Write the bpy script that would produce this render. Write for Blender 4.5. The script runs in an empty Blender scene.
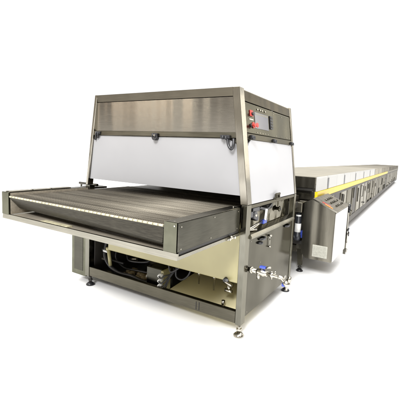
import bpy, bmesh, math, random
from mathutils import Vector, Matrix
random.seed(7)
scn = bpy.context.scene
col = scn.collection

# ------------------------------------------------------------------ materials
def new_mat(name):
    m = bpy.data.materials.new(name); m.use_nodes = True
    nt = m.node_tree
    return m, nt, nt.nodes['Principled BSDF']

def steel(name, c, rough=.34, brush=(1, 1, 60), var=.25, bump=.05, metal=1.0, scale=3.0, blotch=.35, warp=.0, wscale=(1, 1, 1)):
    """brushed stainless: streaks along one axis, broad uneven patches, slight dents"""
    m, nt, b = new_mat(name); N, L = nt.nodes, nt.links
    tc = N.new('ShaderNodeTexCoord')
    mp = N.new('ShaderNodeMapping'); mp.inputs['Scale'].default_value = brush
    L.new(tc.outputs['Object'], mp.inputs[0])
    n1 = N.new('ShaderNodeTexNoise'); n1.inputs['Scale'].default_value = 6; n1.inputs['Detail'].default_value = 5
    L.new(mp.outputs[0], n1.inputs[0])
    n2 = N.new('ShaderNodeTexNoise'); n2.inputs['Scale'].default_value = scale; n2.inputs['Detail'].default_value = 3
    L.new(tc.outputs['Object'], n2.inputs[0])
    mix = N.new('ShaderNodeMath'); mix.operation = 'MULTIPLY_ADD'
    L.new(n2.outputs[0], mix.inputs[0]); mix.inputs[1].default_value = blotch
    ml = N.new('ShaderNodeMath'); ml.operation = 'MULTIPLY'; ml.inputs[1].default_value = 1 - blotch
    L.new(n1.outputs[0], ml.inputs[0]); L.new(ml.outputs[0], mix.inputs[2])
    r = N.new('ShaderNodeValToRGB'); e = r.color_ramp.elements
    e[0].position = .3; e[0].color = tuple(x * (1 - var) for x in c) + (1,)
    e[1].position = .7; e[1].color = tuple(min(1, x * (1 + var)) for x in c) + (1,)
    L.new(mix.outputs[0], r.inputs[0]); L.new(r.outputs[0], b.inputs['Base Color'])
    b.inputs['Metallic'].default_value = metal; b.inputs['Specular Tint'].default_value = (.78, .76, .71, 1)
    rr = N.new('ShaderNodeMapRange'); rr.inputs[3].default_value = rough * .75; rr.inputs[4].default_value = rough * 1.3
    L.new(n2.outputs[0], rr.inputs[0]); L.new(rr.outputs[0], b.inputs['Roughness'])
    bp = N.new('ShaderNodeBump'); bp.inputs['Strength'].default_value = bump; bp.inputs['Distance'].default_value = .01
    L.new(n1.outputs[0], bp.inputs['Height'])
    if warp:
        n3 = N.new('ShaderNodeTexNoise'); n3.inputs['Scale'].default_value = 2.2; n3.inputs['Detail'].default_value = 1
        m3 = N.new('ShaderNodeMapping'); m3.inputs['Scale'].default_value = wscale
        L.new(tc.outputs['Object'], m3.inputs[0]); L.new(m3.outputs[0], n3.inputs[0])
        b2 = N.new('ShaderNodeBump'); b2.inputs['Strength'].default_value = warp; b2.inputs['Distance'].default_value = .08
        L.new(n3.outputs[0], b2.inputs['Height']); L.new(b2.outputs[0], bp.inputs['Normal'])
    L.new(bp.outputs[0], b.inputs['Normal'])
    return m

def paint(name, c, rough=.5, var=.06, scale=4, metal=0, spec=.5, bump=0):
    m, nt, b = new_mat(name); N, L = nt.nodes, nt.links
    tc = N.new('ShaderNodeTexCoord')
    n = N.new('ShaderNodeTexNoise'); n.inputs['Scale'].default_value = scale; n.inputs['Detail'].default_value = 6
    L.new(tc.outputs['Object'], n.inputs[0])
    r = N.new('ShaderNodeValToRGB'); e = r.color_ramp.elements
    e[0].position = .3; e[0].color = tuple(x * (1 - var) for x in c) + (1,)
    e[1].position = .7; e[1].color = tuple(min(1, x * (1 + var)) for x in c) + (1,)
    L.new(n.outputs[0], r.inputs[0]); L.new(r.outputs[0], b.inputs['Base Color'])
    b.inputs['Roughness'].default_value = rough; b.inputs['Metallic'].default_value = metal
    b.inputs['Specular IOR Level'].default_value = spec
    if bump:
        bp = N.new('ShaderNodeBump'); bp.inputs['Strength'].default_value = bump; bp.inputs['Distance'].default_value = .01
        L.new(n.outputs[0], bp.inputs['Height']); L.new(bp.outputs[0], b.inputs['Normal'])
    return m

M = {}
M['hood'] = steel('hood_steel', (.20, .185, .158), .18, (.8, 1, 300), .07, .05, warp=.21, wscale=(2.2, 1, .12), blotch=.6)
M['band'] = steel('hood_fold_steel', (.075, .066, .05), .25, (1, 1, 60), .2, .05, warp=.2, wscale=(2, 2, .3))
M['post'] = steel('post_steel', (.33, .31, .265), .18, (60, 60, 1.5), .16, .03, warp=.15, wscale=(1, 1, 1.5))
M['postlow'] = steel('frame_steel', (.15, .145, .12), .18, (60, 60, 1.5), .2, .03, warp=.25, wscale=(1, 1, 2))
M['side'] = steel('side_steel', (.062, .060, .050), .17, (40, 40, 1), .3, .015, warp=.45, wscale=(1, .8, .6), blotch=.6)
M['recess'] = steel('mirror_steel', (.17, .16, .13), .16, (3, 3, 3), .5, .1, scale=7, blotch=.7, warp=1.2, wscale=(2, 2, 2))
M['panelhood'] = steel('control_steel', (.11, .105, .08), .27, (1, 60, 1), .2, .03, warp=.4)
M['beam'] = steel('beam_steel', (.062, .060, .050), .24, (1, 2, 30), .3, .02, warp=.5, wscale=(1, 1.2, 1.5), blotch=.6)
M['beamend'] = steel('beam_end_steel', (.105, .105, .078), .3, (2, 1, 2), .22, .02, warp=.2)
M['lip'] = steel('lip_steel', (.235, .225, .19), .25, (1, 30, 30), .2, .03, warp=.2)
M['base'] = steel('base_steel', (.10, .093, .072), .3, (1, 30, 30), .28, .04, warp=.3)
M['pan'] = steel('pan_steel', (.46, .41, .33), .36, (1, 8, 8), .25, .05, metal=.55, warp=.3)
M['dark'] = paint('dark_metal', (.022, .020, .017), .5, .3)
M['inner'] = paint('inner_metal', (.06, .055, .042), .5, .3, metal=.6)
M['black'] = paint('black_plastic', (.014, .014, .016), .35, .2)
M['rubber'] = paint('black_rubber', (.018, .018, .018), .6, .2)
M['cream'] = paint('cream_panel', (.32, .288, .15), .34, .10, 2.2)
M['window'] = paint('frosted_window', (.255, .254, .260), .28, .05, 1.4, bump=.02)
M['window2'] = paint('side_window', (.40, .40, .413), .28, .05, 1.4, bump=.02)
M['lid_dimmer'] = paint('far_lid_dimmed', (.145, .13, .10), .6, .25, 2, spec=.1)  # darkest lid copy, light fall-off put into the colour
M['lid_dim'] = steel('mid_lid_dimmed', (.27, .245, .195), .45, (1, 1, 1), .2, .02, scale=1.2)  # dimmer lid copy for the same painted fall-off
M['pale'] = paint('pale_floor_panel', (.80, .73, .46), .4, .08, 2)
M['undershade'] = steel('shaded_wire_steel', (.035, .032, .025), .5, (3, 25, 25), .5, .0, metal=.6)  # dark wire copy carrying the shade under the belt
M['white'] = paint('white_panel', (.42, .415, .395), .35, .04, 2)
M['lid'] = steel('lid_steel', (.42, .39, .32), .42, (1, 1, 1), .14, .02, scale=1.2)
M['yellow'] = paint('yellow_guard', (.66, .47, .008), .4, .06, 3)
M['edge'] = paint('pale_strip', (.40, .37, .25), .45, .3, 30)  # pale tone of the nose segments and tray strips
M['red'] = paint('red_plastic', (.42, .045, .035), .4, .15)
M['blue'] = paint('blue_plastic', (.03, .055, .30), .35, .15)
M['chrome'] = steel('bright_steel', (.44, .42, .37), .2, (1, 1, 1), .25, .0, scale=14)
M['screen'] = paint('screen_glass', (.085, .083, .095), .15, .1, 6)
M['label'] = paint('paper_label', (.72, .72, .70), .5, .05, 20)
M['cons'] = steel('console_steel', (.20, .188, .155), .3, (70, 70, 1), .25, .03, warp=.35, wscale=(2.5, 2.5, .15))
M['constop'] = steel('console_top_steel', (.27, .245, .20), .3, (3, 3, 3), .35, .05, scale=14, blotch=.7)
M['motor'] = paint('motor_black', (.015, .017, .022), .35, .2)
M['body'] = steel('tunnel_steel', (.17, .158, .125), .38, (1, 40, 1), .4, .03, scale=2)
M['bodydark'] = paint('tunnel_dark', (.045, .038, .028), .5, .4, 2, metal=.5)
M['orange'] = paint('orange_key', (.8, .25, .03), .4, .05)
M['grease'] = paint('oily_lump', (.22, .17, .09), .45, .5, 25)
M['vent'] = paint('vent_filter', (.33, .325, .28), .7, .12, 60)

# wire belt: cross rods modelled, zigzag wires between them in the weave texture
def belt_mat():
    m, nt, b = new_mat('wire_belt'); N, L = nt.nodes, nt.links
    tc = N.new('ShaderNodeTexCoord')
    w = N.new('ShaderNodeTexWave'); w.bands_direction = 'X'; w.inputs['Scale'].default_value = 22; w.inputs['Distortion'].default_value = 2.0
    w.inputs['Detail'].default_value = 2
    L.new(tc.outputs['Object'], w.inputs[0])
    mp = N.new('ShaderNodeMapping'); mp.inputs['Scale'].default_value = (.7, 9, 9)
    L.new(tc.outputs['Object'], mp.inputs[0])
    n = N.new('ShaderNodeTexNoise'); n.inputs['Scale'].default_value = 3.2; n.inputs['Detail'].default_value = 6; n.inputs['Roughness'].default_value = .7
    L.new(mp.outputs[0], n.inputs[0])
    a = N.new('ShaderNodeMath'); a.operation = 'MULTIPLY_ADD'; a.inputs[1].default_value = .22
    L.new(w.outputs[0], a.inputs[0]); L.new(n.outputs[0], a.inputs[2])
    r = N.new('ShaderNodeValToRGB'); e = r.color_ramp.elements
    e[0].position = .42; e[0].color = (.075, .065, .05, 1)
    e[1].position = .78; e[1].color = (.25, .22, .17, 1)
    L.new(a.outputs[0], r.inputs[0]); L.new(r.outputs[0], b.inputs['Base Color'])
    b.inputs['Metallic'].default_value = .6; b.inputs['Roughness'].default_value = .42
    bp = N.new('ShaderNodeBump'); bp.inputs['Strength'].default_value = .5; bp.inputs['Distance'].default_value = .003
    L.new(w.outputs[0], bp.inputs['Height']); L.new(bp.outputs[0], b.inputs['Normal'])
    return m
M['belt'] = belt_mat()
def rod_mat():
    m, nt, b = new_mat('rod_steel'); N, L = nt.nodes, nt.links
    tc = N.new('ShaderNodeTexCoord'); mp = N.new('ShaderNodeMapping'); mp.inputs['Scale'].default_value = (.5, 12, 12)
    L.new(tc.outputs['Object'], mp.inputs[0])
    n = N.new('ShaderNodeTexNoise'); n.inputs['Scale'].default_value = 1.0; n.inputs['Detail'].default_value = 4; n.inputs['Roughness'].default_value = .65
    L.new(mp.outputs[0], n.inputs[0])
    r = N.new('ShaderNodeValToRGB'); e = r.color_ramp.elements
    e[0].position = .36; e[0].color = (.085, .075, .058, 1); e[1].position = .72; e[1].color = (.34, .31, .25, 1)
    L.new(n.outputs[0], r.inputs[0]); L.new(r.outputs[0], b.inputs['Base Color'])
    b.inputs['Metallic'].default_value = .7; b.inputs['Roughness'].default_value = .52
    return m

# ------------------------------------------------------------------ mesh helpers
class MB:
    def __init__(s, fn=None): s.bm = bmesh.new(); s.fn = fn
    def _end(s, vs):
        if s.fn:
            for v in vs: v.co = Vector(s.fn(*v.co))
    def box(s, x0, x1, y0, y1, z0, z1, bev=.003):
        r = bmesh.ops.create_cube(s.bm, size=1)['verts']
        for v in r:
            v.co = Vector(((x0 + x1) / 2 + v.co.x * (x1 - x0), (y0 + y1) / 2 + v.co.y * (y1 - y0), (z0 + z1) / 2 + v.co.z * (z1 - z0)))
        b = min(bev, .3 * min(abs(x1 - x0), abs(y1 - y0), abs(z1 - z0)))
        vs = list(r)
        if b > .0004:
            es = list({e for v in r for e in v.link_edges})
            g = bmesh.ops.bevel(s.bm, geom=es, offset=b, segments=1, affect='EDGES', profile=.5)
            vs = list({v for f in g['faces'] for v in f.verts} | {v for v in r if v.is_valid})
        s._end(vs); return s
    def prism(s, pts, axis, a, b):
        """extrude a closed 2D outline along an axis (0,1,2)"""
        def P(u, v, w): return {0: (w, u, v), 1: (u, w, v), 2: (u, v, w)}[axis]
        A = [s.bm.verts.new(P(u, v, a)) for u, v in pts]; B = [s.bm.verts.new(P(u, v, b)) for u, v in pts]
        n = len(pts); s.bm.faces.new(A); s.bm.faces.new(B[::-1])
        for i in range(n): s.bm.faces.new((A[i], B[i], B[(i + 1) % n], A[(i + 1) % n]))
        s._end(A + B); return s
    def tube(s, pts, r, n=12, smooth=True, cap=True):
        pts = [Vector(p) for p in pts]; R = r if isinstance(r, (list, tuple)) else [r] * len(pts)
        rings = []; up = None
        for i, p in enumerate(pts):
            d = (pts[min(i + 1, len(pts) - 1)] - pts[max(i - 1, 0)]).normalized()
            if up is None:
                up = Vector((0, 0, 1)) if abs(d.z) < .9 else Vector((1, 0, 0))
            a = d.cross(up).normalized(); up = a.cross(d).normalized()
            rings.append([s.bm.verts.new(p + (a * math.cos(2 * math.pi * k / n) + up * math.sin(2 * math.pi * k / n)) * R[i]) for k in range(n)])
        for A, B in zip(rings, rings[1:]):
            for k in range(n):
                f = s.bm.faces.new((A[k], A[(k + 1) % n], B[(k + 1) % n], B[k])); f.smooth = smooth
        if cap: s.bm.faces.new(rings[0][::-1]); s.bm.faces.new(rings[-1])
        s._end([v for q in rings for v in q]); return s
    def build(s, name, mat, parent=None, smooth=False):
        bmesh.ops.recalc_face_normals(s.bm, faces=s.bm.faces)
        me = bpy.data.meshes.new(name); s.bm.to_mesh(me); s.bm.free()
        me.materials.append(mat if not isinstance(mat, str) else M[mat])
        o = bpy.data.objects.new(name, me); col.objects.link(o)
        if parent: o.parent = parent; o.matrix_parent_inverse = parent.matrix_world.inverted()
        return o

def bez(P, n=16):
    """smooth curve through points (Catmull-Rom)"""
    P = [Vector(p) for p in P]; Q = [P[0]] + P + [P[-1]]; out = []
    for i in range(1, len(Q) - 2):
        for k in range(n):
            t = k / n; a, b, c, d = Q[i - 1:i + 3]
            out.append(.5 * ((2 * b) + (c - a) * t + (2 * a - 5 * b + 4 * c - d) * t * t + (3 * b - a - 3 * c + d) * t ** 3))
    out.append(P[-1]); return out

def thing(name, label, cat, loc=(0, 0, 0)):
    o = bpy.data.objects.new(name, None); col.objects.link(o); o.location = loc; o.empty_display_size = .2
    o['label'] = label; o['category'] = cat
    bpy.context.view_layer.update(); return o

def box(name, mat, parent, *a, fn=None, bev=.003): return MB(fn).box(*a, bev=bev).build(name, mat, parent)

# ------------------------------------------------------------------ setting: white floor
def floor():
    bm = bmesh.new(); bmesh.ops.create_grid(bm, x_segments=2, y_segments=2, size=200)
    me = bpy.data.meshes.new('floor'); bm.to_mesh(me); bm.free()
    o = bpy.data.objects.new('floor', me); col.objects.link(o); o['kind'] = 'structure'
    me.materials.append(paint('white_floor', (.90, .90, .90), .9, .0, 1, spec=.0))
floor()

# ------------------------------------------------------------------ the enrober
W, D, ZK, H = 1.87, 1.245, 1.09, 2.0
K = .128 / (H - ZK)
def right(x, y, z):                      # the hood sides lean inwards above the knee
    return (x - K * max(0, z - ZK), y, z)
def left(x, y, z):
    return (x + K * max(0, z - ZK), y, z)

E_ = thing('chocolate_enrober', 'tall steel enrobing machine with white hood windows and a wire mesh infeed belt in front', 'food machine', (-W / 2, .6, 0))

# posts
for nm, x0, x1, y0, y1 in (('r', -.052, 0, 0, .078), ('l', -W, -W + .06, 0, .07), ('rb', -.055, 0, D - .055, D), ('lb', -W, -W + .06, D - .06, D)):
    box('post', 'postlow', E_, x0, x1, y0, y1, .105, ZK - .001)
box('upper_post', 'post', E_, -.062, 0, 0, .083, ZK + .001, H, fn=right)
box('upper_post', 'post', E_, -W, -W + .032, 0, .07, ZK + .001, H, fn=left)
box('upper_post', 'post', E_, -.055, 0, D - .05, D, ZK + .001, H, fn=right)
box('upper_post', 'post', E_, -W, -W + .032, D - .05, D, ZK + .001, H, fn=left)

# hood front: folded top strip, brushed band, bottom rail, roof
xl, xr = -W + .034, -.064
def bothf(x, y, z):                      # follows both leaning sides
    t = K * max(0, z - ZK); c = -W / 2; hw = W / 2
    return (c + (x - c) * (hw - t) / hw, y, z)
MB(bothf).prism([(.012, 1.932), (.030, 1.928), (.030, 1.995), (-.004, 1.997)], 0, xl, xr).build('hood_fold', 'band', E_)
hb = MB(bothf)
n = 60
hb.prism([(.030, 1.652), (.045, 1.652), (.045, 1.927), (.016, 1.927)], 0, xl, xr)
hb.build('hood_band', 'hood', E_)
box('hood_rail', 'base', E_, xl, xr, .004, .045, 1.606, 1.650, fn=bothf)
box('hood_roof', 'lid', E_, -W + .01, -.01, .034, D - .01, 1.975, 1.992, fn=bothf)
box('hood_back', 'inner', E_, xl, xr, D - .03, D - .015, 1.0, 1.97, fn=bothf)
box('hood_side', 'inner', E_, -W + .006, -W + .018, .075, D - .055, 1.18, 1.97, fn=left)

# front window with three latches
fw = MB(bothf).prism([(xl + .003, 1.158), (xr - .003, 1.158), (xr - .003, 1.555), (xr - .09, 1.603), (xl + .055, 1.603), (xl + .045, 1.575), (xl + .003, 1.56)], 1, .018, .030).build('front_window', 'window', E_)
box('window_backing', 'inner', E_, xl + .003, xr - .003, .034, .042, 1.54, 1.603, fn=bothf)
def latch(x, y, z, fn, parent, ax='x', s=1):
    m = MB(fn)
    if ax == 'x':
        m.box(x - .024 * s, x + .024 * s, y - .020, y, z - .012, z + .016)
        m.tube([(x - .016, y - .022, z - .018), (x - .016, y - .022, z + .012)], .011, 10).tube([(x + .014, y - .022, z - .022), (x + .014, y - .022, z + .008)], .010, 10)
    else:
        m.box(x, x + .020, y - .022, y + .022, z - .014, z + .016)
        m.tube([(x + .022, y - .012, z - .020), (x + .022, y - .012, z + .010)], .010, 10).tube([(x + .022, y + .014, z - .018), (x + .022, y + .014, z + .010)], .009, 10)
    return m.build('latch', 'black', parent)
latch(-1.755, .010, 1.628, bothf, fw, s=1.4)
latch(-.944, .003, 1.618, bothf, fw, s=1.25)
MB(bothf).tube([(-.944, -.02, 1.60), (-.944, .017, 1.60)], .030, 16).build('latch', 'black', fw)
MB(bothf).tube([(-.935, -.028, 1.615), (-.935, -.02, 1.615)], .009, 10).build('latch_pin', 'chrome', fw)
latch(-.165, .003, 1.612, bothf, fw, s=1.9)
m = MB(bothf).box(-1.80, -1.785, -.004, .012, 1.555, 1.625).box(-1.765, -1.752, -.004, .012, 1.575, 1.625)
m.build('latch', 'black', fw)
# hanging hook of the right latch
MB(bothf).tube(bez([(-.145, 0, 1.60), (-.13, -.02, 1.55), (-.105, -.022, 1.52), (-.085, -.018, 1.55), (-.085, -.005, 1.60)], 6), .012, 8).build('latch', 'black', fw)

# right side of the hood: trims, control panel, window
box('side_fold', 'band', E_, -.022, -.002, .085, D - .052, 1.905, 1.985, fn=right)
cp = box('control_panel', 'panelhood', E_, -.020, -.007, .087, D - .053, 1.656, 1.900, fn=right)
box('side_rail', 'base', E_, -.026, .002, .085, D - .052, 1.604, 1.652, fn=right)
MB(right).box(-.0065, -.004, .265, .565, 1.706, 1.840).build('screen', 'screen', cp)
MB(right).box(-.0065, .004, .60, .665, 1.725, 1.845).build('switch_strip', 'black', cp)
for k in range(4):
    MB(right).box(.004, .007, .612, .652, 1.737 + k * .027, 1.753 + k * .027, bev=.001).build('button', 'inner', cp)
def estop(y, z, r=.026):
    b = MB(right).tube([(-.007, y, z), (.004, y, z)], r * 1.2, 20).build('button_collar', 'red' if r > .02 else 'black', cp)
    MB(right).tube([(.004, y, z), (.022, y, z), (.028, y, z), (.036, y, z)], [r * .6, r * .6, r, r * .85], 20).build('button_head', 'red', b)
# rotary switch on a red plate above, emergency stops below
MB(right).box(-.0039, -.0036, .275, .555, 1.822, 1.832, bev=0).build('screen_bar', 'lip', cp)
rp = box('switch_plate', 'red', cp, -.0065, .003, .170, .222, 1.795, 1.845, fn=right)
MB(right).tube([(.003, .2, 1.815), (.022, .2, 1.815)], .013, 16).build('rotary_switch', 'black', rp)
estop(.182, 1.722, .012); estop(.228, 1.727, .0205)
MB(right).box(-.0065, -.005, .155, .235, 1.765, 1.775, bev=0).build('name_plate', 'chrome', cp)
for y in (.33, .39, .43, .5):
    MB(right).tube([(-.007, y, 1.868), (.002, y, 1.868)], .007, 10).build('pilot_light', 'post', cp)
for y in (.30, .36, .42, .48, .54, .75, .9, 1.05, 1.15):
    MB(right).tube([(-.007, y, 1.672), (-.004, y, 1.672)], .0045, 8).build('screw', 'post', cp)
for y in (.70, .93, 1.16):
    MB(right).tube([(-.007, y, 1.87), (-.004, y, 1.87)], .005, 8).build('screw', 'post', cp)
MB(right).box(-.0065, -.0045, .69, 1.16, 1.885, 1.889, bev=0).build('panel_seam', 'lip', cp)
sw = MB(right).prism([(.086, 1.092), (D - .053, 1.092), (D - .053, 1.585), (D - .075, 1.602), (.155, 1.602), (.086, 1.545)], 0, -.016, -.005).build('side_window', 'window2', E_)
box('window_backing', 'inner', E_, -.026, -.018, .086, D - .053, 1.52, 1.602, fn=right)
latch(-.002, .160, 1.625, right, sw, 'y'); latch(-.002, .655, 1.622, right, sw, 'y'); latch(-.002, 1.165, 1.622, right, sw, 'y')
MB(right).box(-.004, .028, .56, .68, 1.088, 1.104).box(.004, .030, .58, .595, 1.10, 1.135).box(.004, .030, .645, .66, 1.10, 1.135).box(.018, .030, .565, .675, 1.128, 1.146).build('window_handle', 'base', sw)

# right side below the knee
yl, yr = .080, D - .057
box('knee_rail', 'base', E_, -.045, -.004, yl, yr, 1.056, 1.086)
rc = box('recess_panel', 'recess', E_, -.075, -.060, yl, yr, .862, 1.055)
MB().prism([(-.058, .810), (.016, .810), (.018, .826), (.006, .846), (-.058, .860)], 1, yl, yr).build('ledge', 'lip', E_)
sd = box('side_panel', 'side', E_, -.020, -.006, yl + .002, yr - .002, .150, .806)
def pull(y, z, w=.05):
    m = MB().tube(bez([(-.006, y - w, z), (.012, y - w * .8, z), (.018, y, z - .004), (.012, y + w * .8, z), (-.006, y + w, z)], 5), .010, 8)
    m.build('pull_handle', 'black', sd)
pull(.345, .765, .05); pull(.30, .735, .02); pull(1.0, .775, .055)
m = MB().tube([(.006, .515, .760), (.006, .520, .655)], .0035, 8).tube([(-.006, .515, .76), (.022, .515, .76)], .009, 8).tube([(-.006, .520, .655), (.016, .520, .655)], .006, 8)
m.build('door_catch', 'chrome', sd)
for y, z in ((.12, .78), (1.15, .78), (.12, .18), (1.15, .18), (.35, .55)):
    MB().tube([(-.006, y, z), (-.004, y, z)], .004, 8).build('screw', 'post', sd)
# valve, hoses and clamps in the recess
v = MB().tube([(-.06, .10, .875), (-.02, .13, .885), (-.012, .22, .900), (-.012, .36, .915)], .013, 12).build('steam_pipe', 'chrome', E_)
MB().box(-.025, .010, .335, .405, .895, .925).build('valve_body', 'blue', v)
MB().tube([(.005, .37, .925), (.008, .385, 1.02)], .010, 10).build('valve_lever', 'label', v)
MB().tube([(-.05, .10, .870), (-.01, .22, .865)], .012, 10).build('steam_pipe', 'chrome', E_)
m = MB().tube([(-.06, .20, .985), (-.01, .20, .985)], .034, 14).tube([(-.06, .13, 1.0), (-.015, .13, 1.0)], .025, 12).box(-.06, -.02, .16, .30, 1.01, 1.05).tube([(-.06, .26, .95), (-.02, .26, .95)], .022, 12)
m.build('gland_cluster', 'black', E_)
MB().tube([(-.02, .20, .985), (-.004, .20, .985)], .010, 10).build('gland_nut', 'chrome', E_)
MB().tube(bez([(-.03, .30, 1.04), (-.02, .45, 1.01), (-.03, .56, 1.03), (-.04, .62, 1.05)], 6), .014, 8).tube([(-.05, .47, 1.02), (-.05, .60, 1.02)], .03, 8).build('hose', 'black', E_)
MB().tube([(-.06, .81, .97), (-.03, .81, .97), (-.03, .81, .97), (-.015, .81, .97)], [.016, .016, .028, .024], 14).build('clamp_knob', 'base', E_)
MB().tube([(-.015, .81, .97), (-.012, .81, .97)], .012, 14).build('clamp_knob', 'black', E_)

# drain line standing out of the panel with two blue handled ball valves
dl = MB().tube([(-.02, .1, .555), (.075, .1, .553)], [.018, .018], 16).tube([(.015, .1, .554), (.028, .1, .554)], .027, 16).build('drain_pipe', 'chrome', E_)
va = MB().tube([(.075, .1, .553), (.082, .1, .553), (.10, .1, .552), (.13, .1, .551), (.148, .1, .551), (.16, .1, .55)], [.024, .024, .029, .029, .022, .022], 16).tube([(.112, .1, .55), (.112, .1, .60)], .009, 10).tube([(.09,.085,.54),(.09,.085,.50)],.012,10).build('ball_valve', 'chrome', dl)
MB().box(.095, .145, .085, .115, .588, .606).build('valve_handle', 'blue', dl)
MB().tube([(.145, .1, .597), (.185, .1, .607)], .008, 8).build('valve_handle', 'chrome', dl)
MB().tube([(.16, .1, .55), (.185, .1, .55), (.19, .1, .55), (.205, .1, .55), (.21, .1, .55), (.255, .1, .548)], [.014, .014, .023, .023, .014, .014], 16).tube([(.197, .1, .55), (.197, .1, .585)], .007, 8).tube([(.197, .1, .55), (.197, .1, .515)], .006, 8).tube([(.225, .1, .55), (.225, .1, .59)], .006, 8).build('union', 'chrome', dl)
MB().tube(bez([(.255, .1, .548), (.275, .1, .545), (.295, .1, .530), (.315, .1, .510)], 5), .016, 14).tube([(.30, .1, .52), (.338, .1, .492)], .023, 14).tube([(.335, .1, .51), (.345, .1, .57)], .012, 12).tube([(.29, .1, .53), (.31, .1, .57)], .008, 10).build('elbow', 'chrome', dl)
MB().box(.288, .318, .082, .118, .485, .512).build('valve_handle', 'blue', dl)
MB().tube([(.325, .1, .50), (.322, .1, .455)], [.012, .009], 10).build('drain_nozzle', 'chrome', dl)

# base frame
box('base_rail', 'base', E_, -W + .062, -.054, .006, .05, .112, .212)
m = MB()
for x in (-.44, -.41): m.box(x, x + .008, .003, .0055, .125, .195, bev=.0005)
m.build('base_slots', 'dark', E_)
box('base_rail', 'base', E_, -W + .062, -.057, D - .05, D - .01, .112, .212)
box('base_rail', 'base', E_, -W + .010, -W + .05, .072, D - .062, .112, .18)
# side box to the left of the frame, behind the tray
box('side_box', 'beamend', E_, -2.105, -W - .003, .012, .75, .085, .835)
MB().box(-2.06, -1.92, .009, .0115, .14, .78, bev=0).build('box_seam', 'beam', E_)
MB().tube([(-2.17, .16, 1.075), (-1.875, .16, 1.075)], .014, 10).tube([(-2.14, .16, 1.075), (-2.14, .16, 1.01)], .010, 8).build('guide_rod', 'inner', E_)
box('guide_bracket', 'inner', E_, -2.05, -1.88, .10, .30, 1.035, 1.055)

# levelling feet
def foot(x, y, top=.105, mat='chrome', par=None, stem=.014):
    m = MB().tube([(x, y, .030), (x, y, top)], stem, 12).tube([(x, y, .05), (x, y, .066)], stem * 1.7, 6, smooth=False)
    f = m.build('levelling_foot', 'chrome' if mat == 'chrome' else 'dark', par or E_)
    MB().tube([(x, y, .001), (x, y, .010), (x, y, .022), (x, y, .034)], [.044, .046, .034, .018], 24).build('foot_pad', mat, f)
foot(-.028, .036); foot(-W + .045, .036, mat='black'); foot(-.030, D - .045, mat='black'); foot(-W + .045, D - .045, mat='black')

# chocolate tank with cream skirt behind the tray, lower tank floor, dark interior
ct = box('tank', 'cream', E_, -1.565, -.060, .034, 1.12, .435, .850, bev=.008)
MB().tube([(-.17, .034, .455), (-.17, .005, .448)], .016, 12).tube([(-.155, .034, .437), (-.14, -.012, .462)], .012, 10).build('tank_knob', 'black', ct)
sp = MB().prism([(.06, .165), (.42, .200), (.60, .215), (.60, .230), (.42, .215), (.06, .180)], 0, -.80, -.06).build('drip_floor', 'pale', E_)
box('inner_wall', 'cream', E_, -.058, -.046, .082, D - .06, .16, .80)
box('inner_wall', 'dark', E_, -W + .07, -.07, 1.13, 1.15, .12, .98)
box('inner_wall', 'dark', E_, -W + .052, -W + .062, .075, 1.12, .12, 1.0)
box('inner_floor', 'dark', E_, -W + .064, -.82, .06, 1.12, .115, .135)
# terminal box with four cable glands
tb = box('terminal_box', 'beam', E_, -1.09, -.90, .10, .28, .142, .350, bev=.006)
box('gland_plate', 'cream', tb, -.899, -.868, .085, .20, .142, .345)
for k in range(4):
    z = .168 + k * .048
    MB().tube([(-.883, .086, z), (-.883, .045, z)], .017, 12).tube([(-.883, .045, z), (-.883, .030, z)], .012, 12).build('cable_gland', 'label', tb)
m = MB()
for k in range(4):
    z = .168 + k * .048
    m.tube(bez([(-.883, .035, z), (-.850, .028, z - .012), (-.825, .05, z + .01), (-.80, .10, .30 + k * .01), (-.76, .16, .38)], 6), .0075, 8)
m.tube(bez([(-.74, .12, .42), (-.73, .10, .33), (-.68, .12, .30), (-.63, .15, .34), (-.60, .16, .42)], 6), .009, 8)
m.tube(bez([(-.82, .10, .42), (-.79, .09, .36), (-.74, .10, .38), (-.70, .12, .42)], 6), .008, 8)
m.build('cable', 'black', E_)
MB().tube(bez([(-1.70, .14, .47), (-1.69, .11, .34), (-1.60, .10, .24), (-1.45, .09, .20), (-1.28, .09, .205), (-1.15, .10, .18), (-1.09, .13, .17)], 8), .019, 12).build('cable', 'black', E_)
MB().tube(bez([(-1.60, .2, .40), (-1.62, .2, .3), (-1.5, .2, .22), (-1.3, .18, .235), (-1.1, .2, .24)], 8), .010, 10).build('cable', 'black', E_)
MB().tube([(-1.625, .10, .418), (-1.59, .10, .226)], .018, 10).tube([(-1.63, .10, .44), (-1.625, .10, .41)], .026, 10).build('drain_stub', 'cream', E_)
MB().tube([(-1.135, .16, .22), (-1.09, .16, .22)], .017, 12).build('cable_gland', 'label', E_)
MB().tube([(-1.35, .45, .30), (-1.02, .45, .30)], .085, 20).tube([(-1.02, .45, .30), (-.94, .45, .30)], .05, 16).build('pump_motor', 'inner', E_)
MB().box(-1.30, -1.12, .36, .42, .34, .40).tube([(-1.40, .30, .28), (-1.40, .30, .42)], .02, 10).tube([(-1.47, .25, .30), (-1.36, .25, .33)], .014, 10).build('pump_bracket', 'body', E_)
MB().tube(bez([(-1.55, .3, .42), (-1.50, .25, .33), (-1.42, .22, .30), (-1.2, .24, .33), (-1.12, .2, .42)], 6), .011, 8).tube(bez([(-1.74, .12, .40), (-1.66, .14, .30), (-1.58, .18, .27), (-1.5, .2, .26)], 6), .012, 8).build('hose', 'black', E_)
MB().tube([(-.62, .5, .30), (-.30, .5, .30)], .05, 16).tube([(-.30, .5, .30), (-.25, .5, .30)], .03, 12).build('heater', 'body', E_)
m = MB()
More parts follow.
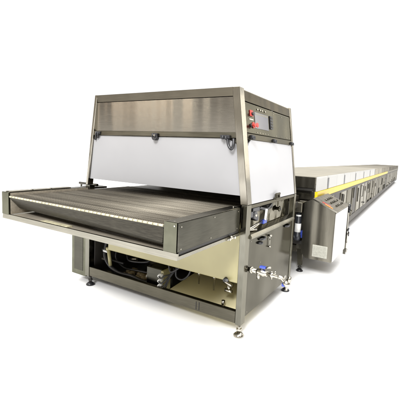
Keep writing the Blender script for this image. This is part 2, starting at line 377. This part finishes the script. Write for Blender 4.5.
for k in range(26):
    x = random.uniform(-1.50, -1.14); y = random.uniform(.14, .36); r = random.uniform(.015, .034)
    m.tube([(x - r, y, .137 + r), (x - r * .4, y, .145 + r), (x + r * .5, y + .01, .14 + r), (x + r, y, .137 + r)], [r * .5, r, r * .9, r * .4], 9)
m.build('hose_fittings', 'grease', E_)
for x, y, z0, z1 in ((-.508, .15, .292, .432), (-.348, .15, .272, .432)):
    m = MB().tube([(x, y, z0), (x, y, z1 - .06), (x, y, z1 - .058), (x, y, z1)], [.007, .010, .016, .016], 12)
    m.build('spray_nozzle', 'chrome', E_)
m = MB().tube([(-.25, .15, .385), (-.16, .15, .355)], .020, 12).tube([(-.20, .15, .365), (-.19, .15, .30)], .018, 12).tube([(-.225, .13, .312), (-.155, .13, .312)], .014, 12)
m.build('pipe_tee', 'chrome', E_)
MB().tube([(-.30, .3, .40), (-.06, .3, .385)], .018, 10).tube([(-.75, .4, .40), (-.35, .4, .40)], .02, 10).build('inner_pipe', 'inner', E_)
MB().tube([(-.215, .09, .182), (-.215, .09, .235)], .016, 10).build('inner_pipe', 'chrome', E_)
for z0, x in ((.36, -1.70), (.27, -1.72)):
    MB().tube([(x, .1, z0 + .03), (x + .07, .12, z0 + .015)], .012, 10).build('pipe_fitting', 'label' if z0 > .3 else 'inner', E_)

# ---- infeed tray
P = .825
tr = MB().prism([(-P, .846), (-P + .003, .886), (-P + .014, .888), (-P + .016, .868), (-.004, .868), (-.004, .846)], 0, -1.905, -.052).build('infeed_tray', 'lip', E_)
box('tray_floor', 'pan', tr, -1.81, -.16, -P + .018, -.004, .872, .880)
m = MB().prism([(-P + .018, .885), (-P + .018, 1.069), (-.004, 1.069), (-.004, .885)], 0, -1.905, -1.818)
bl = m.build('side_beam', 'beam', tr)
MB().box(-1.8175, -1.815, -P + .02, -.01, .886, 1.066, bev=0).build('inner_plate', 'pan', bl)  # paler steel puts the inner face's reflected light into its colour
br = MB().prism([(-P + .006, .893), (-P + .006, 1.067), (-.004, 1.067), (-.004, .893)], 0, -.152, -.055).build('side_beam', 'beam', tr)
box('beam_end_plate', 'beamend', bl, -1.912, -1.816, -P, -P + .016, .882, 1.073)
box('beam_end_plate', 'beamend', br, -.156, -.060, -P - .002, -P + .004, .888, 1.069)
box('beam_side_plate', 'beam', br, -.054, -.046, -P + .002, -.030, .895, 1.068, bev=.0015)
box('drip_groove', 'dark', tr, -.120, -.062, -P + .03, -.01, .8685, .892, bev=0)
for y, z in ((-.80, 1.045), (-.80, .912), (-.46, .915), (-.42, 1.05), (-.06, 1.045), (-.07, .915)):
    MB().tube([(-.046, y, z), (-.0435, y, z)], .0042, 10).build('screw', 'post', br)
for x, z in ((-.075, 1.05),):
    MB().tube([(x, -P - .002, z), (x, -P - .006, z)], .005, 8).build('screw', 'chrome', br)
MB().tube([(-.104, -.035, 1.067), (-.104, -.035, 1.075)], .007, 8).build('screw', 'chrome', br)
MB().tube([(-.104, -.79, 1.067), (-.104, -.79, 1.071)], .007, 8).build('screw', 'chrome', br)
box('beam_top_rail', 'lip', br, -.147, -.060, -P + .012, -.006, 1.0675, 1.0705, bev=.001)
MB().box(-.060, -.036, -.22, -.10, .846, .862).tube([(-.036, -.20, .854), (-.030, -.20, .854)], .010, 10).tube([(-.036, -.12, .854), (-.030, -.12, .854)], .010, 10).tube([(-.045, -.16, .862), (-.045, -.16, .876)], .012, 10).build('tray_clip', 'chrome', tr)
# hold-down plates on the left beam
for y0, y1 in ((-.80, -.60), (-.585, -.42), (-.40, -.20)):
    MB().box(-1.905, -1.84, y0, y1, 1.0695, 1.079, bev=.001).build('hold_down_plate', 'chrome', bl)
# pale strips in the tray, standing in for a reflected strip of light
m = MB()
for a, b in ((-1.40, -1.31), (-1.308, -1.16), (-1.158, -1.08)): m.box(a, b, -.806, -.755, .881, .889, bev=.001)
m.build('reflection_strip', 'edge', tr)

# wire mesh belt
bx0, bx1 = -1.798, -.168
zb = 1.043
prof = [(1.10, zb), (-P + .028, zb), (-P + .012, zb - .006), (-P + .005, zb - .014), (-P + .012, zb - .026), (-P + .085, .935), (-.600, .884)]
th = .004
def sag(x, y, z):                        # the slack return run hangs further forward towards the right
    t = (x - bx0) / (bx1 - bx0); w = max(0, min(1, (1.01 - z) / .12))
    return (x, y - .125 * t * w, z)
bt = MB(sag)
def strip(m, pr, t):
    up = []
    for i, p in enumerate(pr):
        a = Vector(pr[max(0, i - 1)]); b = Vector(pr[min(len(pr) - 1, i + 1)]); d = (b - a).normalized(); nn = Vector((-d.y, d.x))
        up.append((p[0] + nn.x * t, p[1] + nn.y * t))
    m.prism([tuple(p) for p in pr] + up[::-1], 0, bx0, bx1)
strip(bt, prof, th)
belt = bt.build('mesh_belt', 'belt', E_)
belt.data.materials.append(M['undershade'])
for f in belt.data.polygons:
    if f.center.z < 1.03 and f.center.y < -.5: f.material_index = 1   # return run darkened, its shade put into the colour
rods = MB(); y = -P + .035; 
while y < .55:
    rods.tube([(bx0, y, zb + .0022), (bx1, y, zb + .0022)], .0026, 5); y += .0143
k = 0
und = MB(sag)
for a, b_ in ((Vector((-P + .012, zb - .026)), Vector((-P + .085, .935))), (Vector((-P + .085, .935)), Vector((-.600, .884)))):
    L_ = (b_ - a).length; s_ = .006
    while s_ < L_:
        p = a + (b_ - a) * (s_ / L_); und.tube([(bx0, p.x + .0004, p.y + .0004), (bx1, p.x + .0004, p.y + .0004)], .0026, 5); s_ += .0143
rods.build('cross_rods', rod_mat(), belt)
und.build('return_rods', 'undershade', belt)  # rods of the underside, painted in shade
# long zig-zag wires, run in the belt's own direction
wires = MB(); x = bx0 + .01; nx = 0
while x < bx1:
    wires.box(x, x + .0016, -P + .03, .55, zb + .0036, zb + .0046, bev=0); x += .0206; nx += 1
wires.build('link_wires', M['belt'], belt)
# pale segmented nose of the belt
m = MB(); x = bx0
while x < bx1 - .01:
    w = .041
    m.tube([(x, -P + .005, zb - .0045), (x + w - .007, -P + .005, zb - .0045)], .0068, 10); x += w
nose = m.build('belt_nose', 'edge', belt)
MB().tube([(bx0 - .01, -P + .012, zb - .012), (bx1 + .01, -P + .012, zb - .012)], .007, 8).build('nose_shaft', 'dark', nose)

# ------------------------------------------------------------------ cooling tunnel
T0, T1, TZ, TX0 = 2.13, 26.3, 1.237, -1.50
tun = thing('cooling_tunnel', 'very long low tunnel with pale lids and yellow strip behind the hooded machine', 'food machine', ((TX0) / 2, (T0 + T1) / 2, 0))
tun.location = (-.75, 14.2, 0); bpy.context.view_layer.update()
def ty(x, y, z): return (x - .0045 * (y - T0), y, z)
mods = [T0, 2.74]; 
while mods[-1] < T1 - .7: mods.append(min(T1, mods[-1] + 1.342))
for i, (a, b) in enumerate(zip(mods, mods[1:])):  # far lids and covers use dimmed copies, imitating light fall-off
    MB(ty).prism([(TX0 + .02, 1.15), (TX0 + .02, 1.222), (TX0 + .04, TZ - .002), (-.045, TZ - .002), (-.018, 1.230), (-.018, 1.15)], 1, a + .004, b - .004).build('lid', 'lid' if i < 7 else 'lid_dim' if i < 11 else 'lid_dimmer', tun)
    q = [a, b] if i == 0 else [a, (a + b) / 2, b]
    for j, (c, d) in enumerate(zip(q, q[1:])):
        g0 = .035 if (j == 0 and i > 0) else .004
        MB(ty).prism([(-.016, 1.046), (.004, 1.046), (.002, 1.215), (-.006, 1.234), (-.016, 1.234)], 1, c + g0, d - (.012 if j == len(q) - 2 else .004)).build('cover_panel', 'white' if i < 6 else 'lid' if i < 8 else 'lid_dim' if i < 11 else 'lid_dimmer', tun)
    if i > 0:
        MB(ty).box(.0042, .0062, a - .012, a + .075, 1.050, 1.205, bev=0).build('seam_gap_strip', 'black' if i < 9 else 'bodydark', tun)  # dark strip laid on the joint, standing in for an open gap
    # lower body: stiffened panels between legs
    for j, (c, d) in enumerate(zip(q, q[1:])):
        w = d - c; rr = random.Random(i * 7 + j)
        z0 = rr.choice((.30, .31, .36, .50))
        MB(ty).box(-.040, -.014, c + .05 * w, c + w * rr.uniform(.66, .80), z0, .90, bev=.004).build('body_panel', rr.choice(('body', 'cons', 'body', 'bodydark', 'lip' if i < 5 else 'body')), tun)
        MB(ty).box(-.036, -.010, c + .84 * w, c + .98 * w, .30, .93, bev=.004).build('leg', rr.choice(('body', 'base', 'cons')), tun)
        if i < 14:
            if rr.random() < .4: MB(ty).box(-.012, .004, c + .02, c + .14 * w, rr.uniform(.5, .7), rr.uniform(.74, .9), bev=.003).build('hinge_plate', rr.choice(('cons', 'inner')), tun)
            if rr.random() < .4: MB(ty).tube([(-.005, c + .60 * w, z0 + .10), (.02, c + .62 * w, z0 + .10), (.02, c + .78 * w, z0 + .10), (-.005, c + .80 * w, z0 + .10)], .010, 8).build('pipe_loop', rr.choice(('cons', 'black')), tun)
    if i in (2, 4, 5, 8):
        MB(ty).tube([(.0, a - .03, .60), (.03, a - .03, .60), (.03, a - .03, .86), (.0, a - .03, .86)], .009, 8).build('door_pull', 'inner', tun)
MB(ty).box(TX0 + .03, -.070, T0 + .02, T1 - .02, .50, 1.148, bev=0).build('duct', 'bodydark', tun)
MB(ty).box(TX0 + .10, -.012, T0 + .30, T1 - .02, .172, .300, bev=.004).build('plinth', 'bodydark', tun)
MB(ty).box(TX0 + .10, -.045, T0 + .30, T1 - .02, .302, .498, bev=0).build('plinth', 'dark', tun)
MB(ty).box(-.02, .006, T0 + .02, T1, .905, .948, bev=.003).build('under_rail', 'bodydark', tun)
MB(ty).prism([(-.02, .952), (.012, .952), (.016, .958), (.016, 1.036), (.012, 1.042), (-.02, 1.042)], 1, T0 - .004, 15.2).build('yellow_guard', 'yellow', tun)
MB(ty).box(-.02, .008, 15.21, T1, .952, 1.042, bev=.003).build('side_rail', 'body', tun)
# near end wall with its slot
MB(ty).box(TX0 + .02, -.020, T0 - .016, T0 + .002, 1.085, 1.233).box(TX0 + .02, -.020, T0 - .014, T0 + .002, .93, 1.045).box(TX0 + .02, TX0 + .1, T0 - .014, T0 + .002, 1.045, 1.085, bev=0).box(-.05, -.02, T0 - .014, T0 + .002, 1.045, 1.085, bev=0).build('end_wall', 'cons', tun)
MB(ty).box(TX0 + .10, -.052, T0 + .002, T0 + .018, 1.04, 1.09, bev=0).build('end_slot', 'dark', tun)
MB().prism([(T0 - .018, 1.048), (T0 - .09, 1.030), (T0 - .09, 1.022), (T0 - .018, 1.036)], 0, TX0 + .1, -.055).build('end_chute', 'beam', tun)
box('transfer_bed', 'inner', tun, TX0 + .05, -.20, 1.30, T0 - .10, .93, .99)
# end frame, motor and foot next to the enrober
box('leg', 'cons', tun, -.155, -.075, 1.93, 2.0, .30, .93)
MB().prism([(-.150, .299), (-.075, .299), (-.075, .085), (-.125, .085)], 1, 1.94, 1.985).build('leg', 'base', tun)
foot(-.100, 1.962, .086, 'black', tun)
box('brace', 'cons', tun, -1.0, -.156, 1.95, 1.99, .25, .34)
box('bracket', 'body', tun, -.205, -.078, 1.78, 1.905, .80, .925, bev=.006)
box('bracket', 'dark', tun, -.30, -.13, 1.62, 1.78, .86, .93, bev=.004)
mt = MB().tube([(-.125, 1.83, .44), (-.125, 1.83, .50), (-.125, 1.83, .505), (-.125, 1.83, .74), (-.125, 1.83, .75), (-.125, 1.83, .79)], [.044, .046, .038, .038, .030, .026], 24).build('drive_motor', 'motor', tun)
MB().tube([(-.125, 1.83, .545), (-.125, 1.83, .655)], .0390, 24).build('motor_band', 'label', mt)
MB().tube([(-.125, 1.83, .705), (-.125, 1.83, .765)], .0330, 24).build('motor_cap', 'label', mt)
box('motor_mount', 'blue', tun, -.09, -.04, 1.84, 2.0, .47, .56)
box('motor_mount', 'dark', tun, -.30, -.05, 1.86, 2.02, .38, .425)
MB().prism([(-.10, .41), (-.02, .30), (.02, .27), (.02, .33), (-.03, .45)], 1, 1.90, 1.92).build('brace', 'body', tun)
# far feet, in from the edge
for y in mods[1::3]:
    m = MB(ty).box(-.62, -.56, y - .03, y + .03, .02, .171).box(-.66, -.52, y - .07, y + .07, .001, .019)
    m.build('support', 'base', tun)

# ------------------------------------------------------------------ operator console hung on the tunnel side
cs = thing('control_console', 'steel console with sloping button top and white door on the side of the cooling tunnel', 'control cabinet', (.15, 2.2, 0))
CY0, CY1 = 1.80, 2.60
prof = [(-.035, .955), (.035, .990), (.325, .868), (.325, .245), (-.035, .245)]
MB().prism([(.0, .235), (-.055, .30), (-.055, .935), (.045, .975), (.318, .852), (.318, .235)], 1, CY0, CY1).build('cabinet', 'cons', cs)
dr = box('door', 'white', cs, .3195, .333, CY0 + .012, CY1 - .004, .246, .843)
# the sloping lid, overhanging a little
def slope(x, y, z):                       # x along the slope, z out of it
    ang = math.atan2(-.123, .275); ox, oz = .045, .978
    return (ox + x * math.cos(ang) - z * math.sin(ang), y, oz + x * math.sin(ang) + z * math.cos(ang))
tp = MB(slope).box(-.008, .318, CY0 - .012, CY1 + .01, .002, .014).build('console_top', 'constop', cs)
MB(slope).box(-.008, .318, CY0 - .014, CY0 - .0125, .0, .0165, bev=0).build('top_edge', 'chrome', tp)
ky = [('orange', .16, 1.86, .07, .018), ('red', .07, 1.86, .07, .018)]
MB(slope).box(.15, .25, 1.815, 1.845, .0145, .019, bev=.001).build('warning_strip', 'orange', tp)
MB(slope).box(.06, .16, 1.93, 2.05, .0145, .017, bev=.001).build('key_plate', 'lip', tp)
MB(slope).box(.10, .21, 1.86, 1.90, .0145, .018, bev=.001).build('key_plate', 'red', tp)
for kx in range(3):
    for kyy in range(5):
        MB(slope).tube([(.09 + kx * .075, 2.10 + kyy * .09, .0145), (.09 + kx * .075, 2.10 + kyy * .09, .028)], .014, 10).build('button', 'inner' if (kx + kyy) % 4 else 'lip', tp)
vt = box('vent', 'vent', cs, .085, .265, CY0 - .010, CY0 - .0005, .275, .425, bev=.004)
m = MB()
for k in range(9): m.box(.098, .252, CY0 - .0125, CY0 - .0103, .288 + k * .0145, .294 + k * .0145, bev=0)
m.build('vent_slats', 'vent', vt)
# hinge rail at the far edge of the door
hr = MB().prism([(2.68, .86), (2.79, .88), (2.79, .14), (2.76, .12)], 0, .29, .325).build('hinge_rail', 'lip', cs)
MB().tube([(.335, 2.70, .79), (.335, 2.70, .86)], .022, 10).tube([(.335, 2.70, .74), (.335, 2.70, .79)], .014, 10).build('latch', 'black', hr)
MB().tube([(.335, 2.73, .40), (.335, 2.73, .46)], .024, 10).tube([(.335, 2.71, .46), (.350, 2.69, .52)], .012, 10).build('latch', 'black', hr)
MB().tube([(.335, 2.70, .50), (.335, 2.72, .30)], .010, 10).tube([(.335, 2.74, .16), (.335, 2.74, .21)], .014, 10).build('latch', 'chrome', hr)
box('hinge_arm', 'dark', hr, .02, .289, 2.62, 2.78, .30, .84)

# ------------------------------------------------------------------ light
w = bpy.data.worlds.new('World'); scn.world = w; w.use_nodes = True
N, L = w.node_tree.nodes, w.node_tree.links
bg = N['Background']
tc = N.new('ShaderNodeTexCoord')
def dot(v):
    d = N.new('ShaderNodeVectorMath'); d.operation = 'DOT_PRODUCT'; L.new(tc.outputs['Generated'], d.inputs[0]); d.inputs[1].default_value = v
    return d.outputs['Value']
def ramp(src, a, b, lo, hi):
    r = N.new('ShaderNodeMapRange'); r.interpolation_type = 'SMOOTHSTEP'
    r.inputs[1].default_value = a; r.inputs[2].default_value = b; r.inputs[3].default_value = lo; r.inputs[4].default_value = hi
    L.new(src, r.inputs[0]); return r.outputs[0]
front = ramp(dot((-.506, .862, 0)), .12, .55, 0, 1)
zen = ramp(dot((0, 0, 1)), .60, .88, 0, 3.0)
nz = N.new('ShaderNodeTexNoise'); nz.inputs['Scale'].default_value = 3.0; nz.inputs['Detail'].default_value = 3
mpn = N.new('ShaderNodeMapping'); mpn.inputs['Scale'].default_value = (1.6, 1.6, .5)
L.new(tc.outputs['Generated'], mpn.inputs[0]); L.new(mpn.outputs[0], nz.inputs[0])
room = N.new('ShaderNodeValToRGB'); e = room.color_ramp.elements
e[0].position = .42; e[0].color = (.16, .14, .11, 1); e[1].position = .62; e[1].color = (.95, .88, .78, 1)
L.new(nz.outputs[0], room.inputs[0])
mx = N.new('ShaderNodeMix'); mx.data_type = 'RGBA'
L.new(front, mx.inputs[0]); L.new(room.outputs[0], mx.inputs[6]); mx.inputs[7].default_value = (1.15, 1.15, 1.15, 1)
ad = N.new('ShaderNodeVectorMath'); ad.operation = 'ADD'
L.new(mx.outputs[2], ad.inputs[0])
cz = N.new('ShaderNodeCombineXYZ')
for i in range(3): L.new(zen, cz.inputs[i])
L.new(cz.outputs[0], ad.inputs[1])
L.new(ad.outputs[0], bg.inputs['Color']); bg.inputs['Strength'].default_value = 1.0

def area(name, loc, tgt, sx, sy, power, c=(1, .97, .92)):
    l = bpy.data.lights.new(name, 'AREA'); l.shape = 'RECTANGLE'; l.size = sx; l.size_y = sy; l.energy = power; l.color = c
    o = bpy.data.objects.new(name, l); col.objects.link(o); o.location = loc
    d = Vector(tgt) - Vector(loc); o.rotation_euler = d.to_track_quat('-Z', 'Y').to_euler()
    return o
for x, sx, c, p in ((-7.5, .22, (1, .80, .62), 22), (-6.6, .10, (1, .93, .8), 18), (-5.45, .10, (1, .95, .85), 20)):
    area('unseen_lamp', (x, -6.5, 3.1), (x * .15, 0, 1.7), sx, 2.6, p, c)
area('unseen_lamp', (1.6, -10.5, 10.0), (-.8, -.6, 0), 5, 4, 3500, (1, 1, 1))  # key added to keep the floor white and lift shadows under the tray
area('unseen_lamp', (7.6, 17.0, 5.0), (0, .3, 1.5), 1.8, 5, 130, (1, .95, .85))  # added far off to put a bright reflection on right post faces
area('unseen_lamp', (5.5, -1.0, 4.2), (0, .8, 1.0), 1.0, 2.0, 45, (1, .95, .86))  # fill added to brighten the right side of the posts

# ------------------------------------------------------------------ camera (solved from the photograph's vanishing points)
cam = bpy.data.cameras.new('camera'); co = bpy.data.objects.new('camera', cam); col.objects.link(co)
y_, p_, r_ = [math.radians(a) for a in (30.3974, -6.196, 2.7874)]
F = Vector((-math.sin(y_) * math.cos(p_), math.cos(y_) * math.cos(p_), math.sin(p_)))
Rv = Vector((math.cos(y_), math.sin(y_), 0)); U = Rv.cross(F)
R2 = Rv * math.cos(r_) + U * math.sin(r_); U2 = -Rv * math.sin(r_) + U * math.cos(r_)
mw = Matrix.Identity(4)
for i in range(3):
    mw[i][0] = R2[i]; mw[i][1] = U2[i]; mw[i][2] = -F[i]
mw[0][3], mw[1][3], mw[2][3] = 1.1002, -2.4025, 1.4814
co.matrix_world = mw
cam.sensor_width = 36; cam.lens = 342.837 / 400 * 36
cam.shift_x = -(213.86 - 200) / 400; cam.shift_y = (190.448 - 200) / 400
cam.clip_end = 1000; cam.clip_start = .05
scn.camera = co
scn.render.engine = 'CYCLES'
scn.view_settings.view_transform = 'Standard'; scn.view_settings.look = 'None'
scn.view_settings.exposure = 0; scn.view_settings.gamma = 1
scn.render.resolution_x = scn.render.resolution_y = 1024
